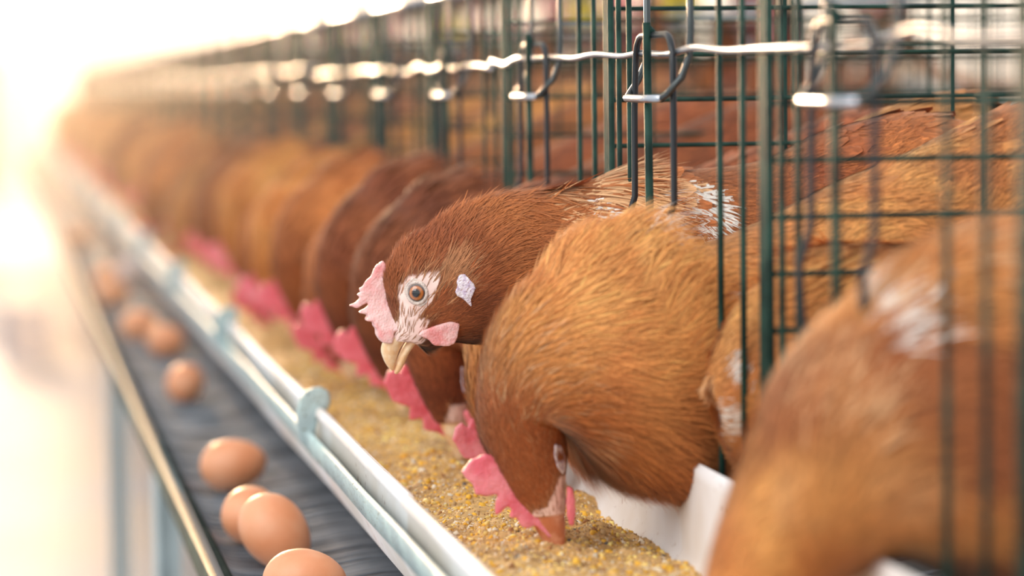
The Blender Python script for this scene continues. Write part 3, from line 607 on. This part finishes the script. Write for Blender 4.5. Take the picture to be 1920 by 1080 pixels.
# ------------------------------------------------------------------ trough, feed, brackets
LIPX, LIPH, RIMX, RIMH = .24, -.247, .413, -.229
def trough(y0, y1, dx, label, group=None):
    t = .0032
    prof = [(LIPX-.0035, LIPH-.004), (LIPX-.003, LIPH), (LIPX, LIPH+.002), (LIPX+.0035, LIPH+.0005), (LIPX+.004, LIPH-.006), (LIPX+.0045, LIPH-.04), (LIPX+.016, LIPH-.062), (.30, -.316), (.36, -.316), (.398, -.305), (RIMX-.004, -.285),
            (RIMX-.0045, RIMH-.008), (RIMX-.005, RIMH-.002), (RIMX-.002, RIMH+.0015), (RIMX+.001, RIMH), (RIMX+.0015, RIMH-.004), (RIMX-.0005, RIMH-.008), (RIMX, -.287), (.402, -.309), (.362, -.3205), (.298, -.3205), (LIPX+.012, LIPH-.066), (LIPX+.0005, LIPH-.042), (LIPX+.0005, LIPH-.009)]
    o = MB().prism([(x+dx, h) for x, h in prof], y0, y1, 12, lambda y: (.0006*math.sin(y*9), .0007*math.sin(y*7))).out('feed_trough', M['plastic'], origin=(.33, y0, H-.32)); o.location = (.33, y0, H-.32); tag(o, label, 'trough', group); return auto_smooth(o, 50)
trough(.85, 1.66, -.0015, 'nearest white plastic trough section holding the feed under the pecking hen')
trough(1.665, 3.66, 0, 'white plastic trough section beside the teal bracket below the sharp hen')
for k in range(6): trough(3.665+2*k, 5.66+2*k, 0, 'white feed trough section far down the row', 'far feed trough sections')
def bracket(y, label, group=None):
    org = np.array([LIPX, y, H+LIPH]); root = empty('trough_bracket', org, label, 'bracket', group)
    t0 = tracer(2.125); Q = [t0(*p) for p in [(585, 727), (602, 725), (614, 733), (619, 746), (618, 760), (611, 772), (600, 778), (592, 800), (590, 850), (580, 846), (563, 828), (557, 805), (556, 775), (562, 748), (572, 733)]]
    bake(plate('hook', Q, lambda x, z: y, .008, M['teal'], root, org, voxel=.0012, smooth=3))
    MB().prism([(.2290, -.264), (.2315, -.2615), (.2345, -.264), (.2385, -.279), (.2365, -.283), (.2330, -.281)], y-.80, y-.002, 10, lambda q: (.0004*math.sin(q*20), 0)).out('rail', M['teal'], root, org)
    return root
bracket(2.125, 'speckled pale teal bracket hooked over the white trough lip, nearest and sharpest')
bracket(2.93, 'pale teal bracket hooked over the trough lip, second along, softly blurred')
for k in range(13): bracket(3.735+k*.805, 'pale teal trough bracket far down the row', 'far trough brackets')
# feed: lumpy meal with grains
def feed():
    r = np.random.default_rng(5); ys = np.concatenate([np.arange(1.2, 2.6, .0022), np.arange(2.6, 14.2, .03)]); xs = np.linspace(LIPX+.0055, RIMX-.006, 74)
    X, Y = np.meshgrid(xs, ys); P = np.stack([X.ravel(), Y.ravel(), 0*X.ravel()], 1)
    def hgt(P):
        q = (P[:, 0]-.325)/.085; return -.288+.006*np.exp(-q*q)-.010*np.clip(q-.15, 0, 1)**1.3-.006*np.clip(-q-.3, 0, 1)+.0042*snoise(P, 42, 1)+.0022*snoise(P, 130, 2)+.0009*snoise(P, 420, 3)+.0005*snoise(P, 1100, 4)
    P[:, 2] = hgt(P)+H; ny, nx = X.shape; i = np.arange(ny-1)[:, None]*nx; k = np.arange(nx-1)[None]
    Fq = np.stack([i+k, i+k+1, i+nx+k+1, i+nx+k], -1).reshape(-1, 4)
    base = np.array(lin(222, 182, 124)); c = mixc(base*.9, np.array(lin(222, 176, 108)), snoise(P, 90, 8)*.5+.5); c = mixc(c, np.array(lin(170, 132, 90)), np.clip(snoise(P, 60, 12)-.2, 0, 1)); c *= (.78+.44*r.random(len(c)))[:, None]
    # grains
    def grains(N_, y0, y1, smin, smax, pal, sink):
        s = (2+r.integers(0, 1)); G = np.stack([LIPX+.008+(RIMX-LIPX-.018)*r.random(N_), y0+(y1-y0)*r.random(N_)**1.25, np.zeros(N_)], 1)
        G[:, 2] = hgt(G)+H-sink; sc = smin+(smax-smin)*r.random(N_)**2
        phi = (1+5**.5)/2; ico = np.array([(-1, phi, 0), (1, phi, 0), (-1, -phi, 0), (1, -phi, 0), (0, -1, phi), (0, 1, phi), (0, -1, -phi), (0, 1, -phi), (phi, 0, -1), (phi, 0, 1), (-phi, 0, -1), (-phi, 0, 1)])/1.9
        fi = np.array([(0, 11, 5), (0, 5, 1), (0, 1, 7), (0, 7, 10), (0, 10, 11), (1, 5, 9), (5, 11, 4), (11, 10, 2), (10, 7, 6), (7, 1, 8), (3, 9, 4), (3, 4, 2), (3, 2, 6), (3, 6, 8), (3, 8, 9), (4, 9, 5), (2, 4, 11), (6, 2, 10), (8, 6, 7), (9, 8, 1)])
        q = np.linalg.qr(r.normal(size=(N_, 3, 3)))[0]; st = np.stack([.7+.7*r.random(N_), .6+.5*r.random(N_), .35+.5*r.random(N_)], 1)
        Vv = ico[None]*(1+.22*r.normal(size=(N_, 12, 1)))*st[:, None]; Vv = np.einsum('nij,nkj->nki', q, Vv)*sc[:, None, None]+G[:, None]
        ci = r.choice(len(pal), N_, p=[p_[1] for p_ in pal]); cc = np.array([p_[0] for p_ in pal])[ci]*(.8+.4*r.random((N_, 1)))
        return Vv.reshape(-1, 3), (np.arange(N_)[:, None, None]*12+fi[None]).reshape(-1, 3), np.repeat(cc, 12, 0)
    pal1 = [(lin(240, 186, 70), .34), (lin(248, 214, 130), .2), (lin(214, 178, 128), .24), (lin(236, 222, 196), .12), (lin(110, 104, 104), .03), (lin(170, 120, 76), .07)]
    pal2 = [(lin(214, 178, 128), .4), (lin(176, 140, 98), .3), (lin(240, 200, 120), .15), (lin(236, 226, 206), .15)]
    g1 = grains(13000, 1.25, 2.9, .0010, .0031, pal1, .0004); g2 = grains(30000, 1.25, 2.2, .0005, .0012, pal2, .0001)
    nb = len(P); Ft = [[a, b, c2, d] for a, b, c2, d in Fq]
    V = np.vstack([P, g1[0], g2[0]]); Tt = np.vstack([Fq[:, [0, 1, 2]], Fq[:, [0, 2, 3]], g1[1]+nb, g2[1]+nb+len(g1[0])]); Cc = np.vstack([c, g1[2], g2[2]])
    o = link_mesh('feed', V, Tt, M['feed'], None, False, cols=np.clip(Cc, 0, 1), origin=(.33, 1.2, H-.316)); o.location = (.33, 1.2, H-.316)
    tag(o, 'yellow and tan cracked grain feed heaped along the white trough', 'feed', None, 'stuff')
feed()
# ------------------------------------------------------------------ egg tray
def tray():
    org = np.array([.15, 1.0, H-.36]); root = empty('egg_tray', org, 'long dark grey wire egg tray below the trough holding brown eggs', 'egg tray')
    r = np.random.default_rng(9); prof = [(.46, -.322), (.40, -.326), (.34, -.336), (.30, -.3455), (.265, -.3475), (.235, -.3525), (.20, -.3545), (.172, -.3535), (.160, -.349), (.153, -.338)]
    q = crspline(np.array(prof), np.linspace(0, len(prof)-1, 26)); V = []; Fq = []; b = 0; seg = 6
    y = 1.25; ys = []
    while y < 15: ys.append(y); y += .0165 if y < 6 else .025
    for y in ys:
        jx = r.normal()*.0006; jz = r.normal()*.0005; ph = r.normal()*.0014
        mb = MB().tube([(x, y+ph*math.sin(x*30)+.003*math.sin((x-.15)*22), h+jz) for x, h in q], .0021 if y < 6 else .003, seg); V += mb.v; Fq += [[i+b for i in f_] for f_ in mb.f]; b = len(V)
    m2 = MB(); m2.v = V; m2.f = Fq; m2.out('cross_wires', M['tray_wire'], root, org)
    mb = MB()
    for x, h in ((.44, -.3265), (.37, -.334), (.31, -.3475), (.255, -.3525), (.205, -.3580)): mb.tube([(x, 1.0, h), (x, 15.0, h)], .0022, 8)
    mb.out('long_wires', M['tray_wire'], root, org)
    MB().tube([(.1525, 1.0, -.3365)]+[(.1525+.0005*math.sin(k), 1+k*.5, -.3365) for k in range(1, 29)], .0028, 10).out('rim_wire', M['tray_rim'], root, org)
    MB().prism([(.144, -.345), (.149, -.345), (.149, -.366), (.144, -.366)], 1.0, 15, 1).out('rim_strip', M['wire'], root, org)
tray()
o = MB().box((.21, 1.0, -.475), (1.0, 15, -.47)).out('dark_backing', M['black'], None, (.6, 1, H-.475), False); o.location = (.6, 1, H-.475); tag(o, 'dark sheet added under the wire egg tray', 'sheet')  # dark sheet added so the gaps between the tray wires look dark
for k, y in enumerate((2.85, 4.0)):
    org = (.165, y, 0); mb = MB(); mb.box((.152, y-.016, -H), (.156, y+.016, -.3545)); mb.box((.152, y+.012, -H), (.18, y+.016, -.36))
    o = mb.out('support_post', M['post'], None, org, False); o.location = org
    tag(o, ['pale teal steel post under the egg tray, nearest and most distinct', 'pale steel post under the egg tray, second along, faint and blurred', 'faint pale steel post under the tray, third along'][k] if k < 3 else 'pale steel post under the far end of the egg tray', 'post')
# eggs
EP = [(v, -.0295+.059*i/22) for i, v in enumerate([0]*23)]
prof = []
for i in range(25):
    a = math.pi*i/24; z = -math.cos(a); rr = .0222*math.sin(a)*(1-.10*z); prof.append((max(rr, .0001), .0292*z))
mb = MB().lathe(prof, (0, 0, 0), (0, 0, 1), 32); eggv = np.array(mb.v)
eggo = link_mesh('egg', eggv, mb.f, M['egg'])
eggs = [((437, 871), (.95, -.15, .12), 1.0, 'brown egg lying crosswise in the tray, alone behind the front pair'), ((517, 1004), (.5, -.45, -.7), 1.08, 'large brown egg in the front pair, nearest and overlapping its neighbour'),
        ((470, 963), (.35, 1, .1), .98, 'brown egg tucked behind the nearest large egg'), ((348, 715), (.3, 1, .25), .95, 'round looking brown egg seen end on, below the joined pair'),
        ((262, 608), (.9, -.4, 0), .95, 'blurred brown egg, left one of the touching pair midway along the tray'), ((312, 637), (.8, -.7, 0), .95, 'blurred brown egg, right one of the touching pair midway along the tray'),
        ((200, 520), (.3, 1, 0), 1.0, 'blurred brown egg by the tray rim next to a pale egg'), ((212, 548), (1, .2, 0), .95, 'blurred brown egg just in front of the one beside the pale egg'),
        ((148, 444), (.6, 1, 0), 1.0, 'farthest orange egg, a small blurred spot in the tray'), ((572, 1092), (.9, -.5, 0), 1.0, 'brown egg cut off by the bottom edge of the photo')]
for i, ((px, py), ax, sc, lb) in enumerate(eggs):
    p = WZ(px, py, -.3303); o = eggo if i == 0 else eggo.copy()
    if i: COL.objects.link(o)
    o.location = (p[0], p[1], H-.3523+.0222*sc); o.rotation_euler = Vector(ax).to_track_quat('Z', 'Y').to_euler(); o.scale = (sc,)*3
    tag(o, lb, 'egg', 'eggs in the tray')
p = WZ(243, 506, -.3303); o = eggo.copy(); o.data = eggo.data.copy(); o.data.materials[0] = M['egg_pale']; COL.objects.link(o); o.location = (p[0], p[1], H-.3305); o.scale = (.95,)*3; o.rotation_euler = (1.4, .3, 1); tag(o, 'pale whitish egg, blurred, next to brown eggs in the tray', 'egg', 'eggs in the tray')
# ------------------------------------------------------------------ drinker line, gutter, bucket behind the cages
org = (1.12, 2, H+.10); root = empty('drinker_line', org, 'grey drinker pipe with yellow caps running behind the cages', 'water pipe')
MB().tube([(1.12, 2.0, .100), (1.12, 14, .100)], .012, 12).out('pipe', M['pipe'], root, org)
for y in [4.55, 5.30, 6.85, 8.9, 10.4, 11.9, 13.4]: MB().lathe([(.001, 0), (.032, .001), (.036, .022), (.026, .044), (.006, .048)], (1.12, y, .110), (0, 0, 1), 16).out('cap', M['yellow'], root, org)
o = MB().prism([(1.09, .160), (1.15, .160), (1.16, .21), (1.08, .21)], 2.0, 14, 1).out('gutter', M['black'], None, (1.12, 2, H+.16), False); o.location = (1.12, 2, H+.16); tag(o, 'black gutter running above the drinker pipe behind the cages', 'gutter')
org = (1.19, 4.32, H+.07); o = MB().lathe([(.03, 0), (.036, .002), (.045, .10), (.048, .102), (.048, .108), (.043, .106)], (1.19, 4.32, .06), (0, 0, 1), 24).out('bucket', M['red'], None, org); o.location = org; tag(o, 'red plastic bucket behind the cages near the top edge', 'bucket')
o = MB().box((1.155, 4.25, .02), (1.235, 4.4, .06)).out('bucket_shelf', M['grey'], None, org, False); o.location = org; tag(o, 'small grey block under the red bucket', 'block')
o = MB().box((1.155, 4.3, -.277), (1.19, 4.35, .02)).out('shelf_post', M['grey'], None, org, False); o.location = org; tag(o, 'grey post holding the block under the red bucket', 'post')
# ledge that carries the back row hens and the bucket
o = MB().box((1.10, 3.0, -.31), (1.7, 14, -.277)).out('back_row_floor', M['grey'], None, (1.2, 2.4, H-.31), False); o.location = (1.2, 2.4, H-.31); tag(o, 'grey slab behind the cages carrying the back row of hens', 'slab')
# ------------------------------------------------------------------ the house
def struct(o): o['kind'] = 'structure'; return o
struct(MB().box((-12, -4, -H-.1), (14, 34, -H)).out('floor', M['floor'], smooth=False))
struct(MB().box((-12, 10.5, -H), (14, 16.0, -H+.004)).out('shade_band_1', M['grey'], smooth=False))  # flat grey strip; the floor's light and shade is put into its colour
def wall(name, x0, x1, z0, z1, y=31.0): return struct(MB().box((x0, y, -H+z0), (x1, y+.2, -H+z1)).out(name, M['beige'], smooth=False))
wall('wall_far', -12, .50, 0, 1.28); wall('wall_far_right', 1.02, 14, 0, 1.28); wall('wall_far_sill', .50, 1.02, 0, .42)
hz = bpy.data.materials.new('glow_haze'); hz.use_nodes = True; hn = hz.node_tree; hn.nodes.clear(); vs = hn.nodes.new('ShaderNodeVolumeScatter'); ho = hn.nodes.new('ShaderNodeOutputMaterial')
vs.inputs['Color'].default_value = (1, .87, .72, 1); vs.inputs['Density'].default_value = HAZE; vs.inputs['Anisotropy'].default_value = .6; hn.links.new(vs.outputs[0], ho.inputs['Volume'])
o = MB().box((.03, 3.2, -H+.01), (3.5, 30.5, 1.6)).out('glow_haze', hz, smooth=False); o['kind'] = 'stuff'; o['label'] = 'warm sunlit haze added for the glow over the far end of the cage row'; o['category'] = 'haze'  # scattering volume added to veil the far row in a warm glow
o = MB().box((.02, 10.2, -H), (.19, 10.5, -H+.17)).out('crate', M['kerb'], None, (.1, 10.3, 0), False); o.location = (.1, 10.3, 0); tag(o, 'dark grey box on the pale floor at the far left', 'box')
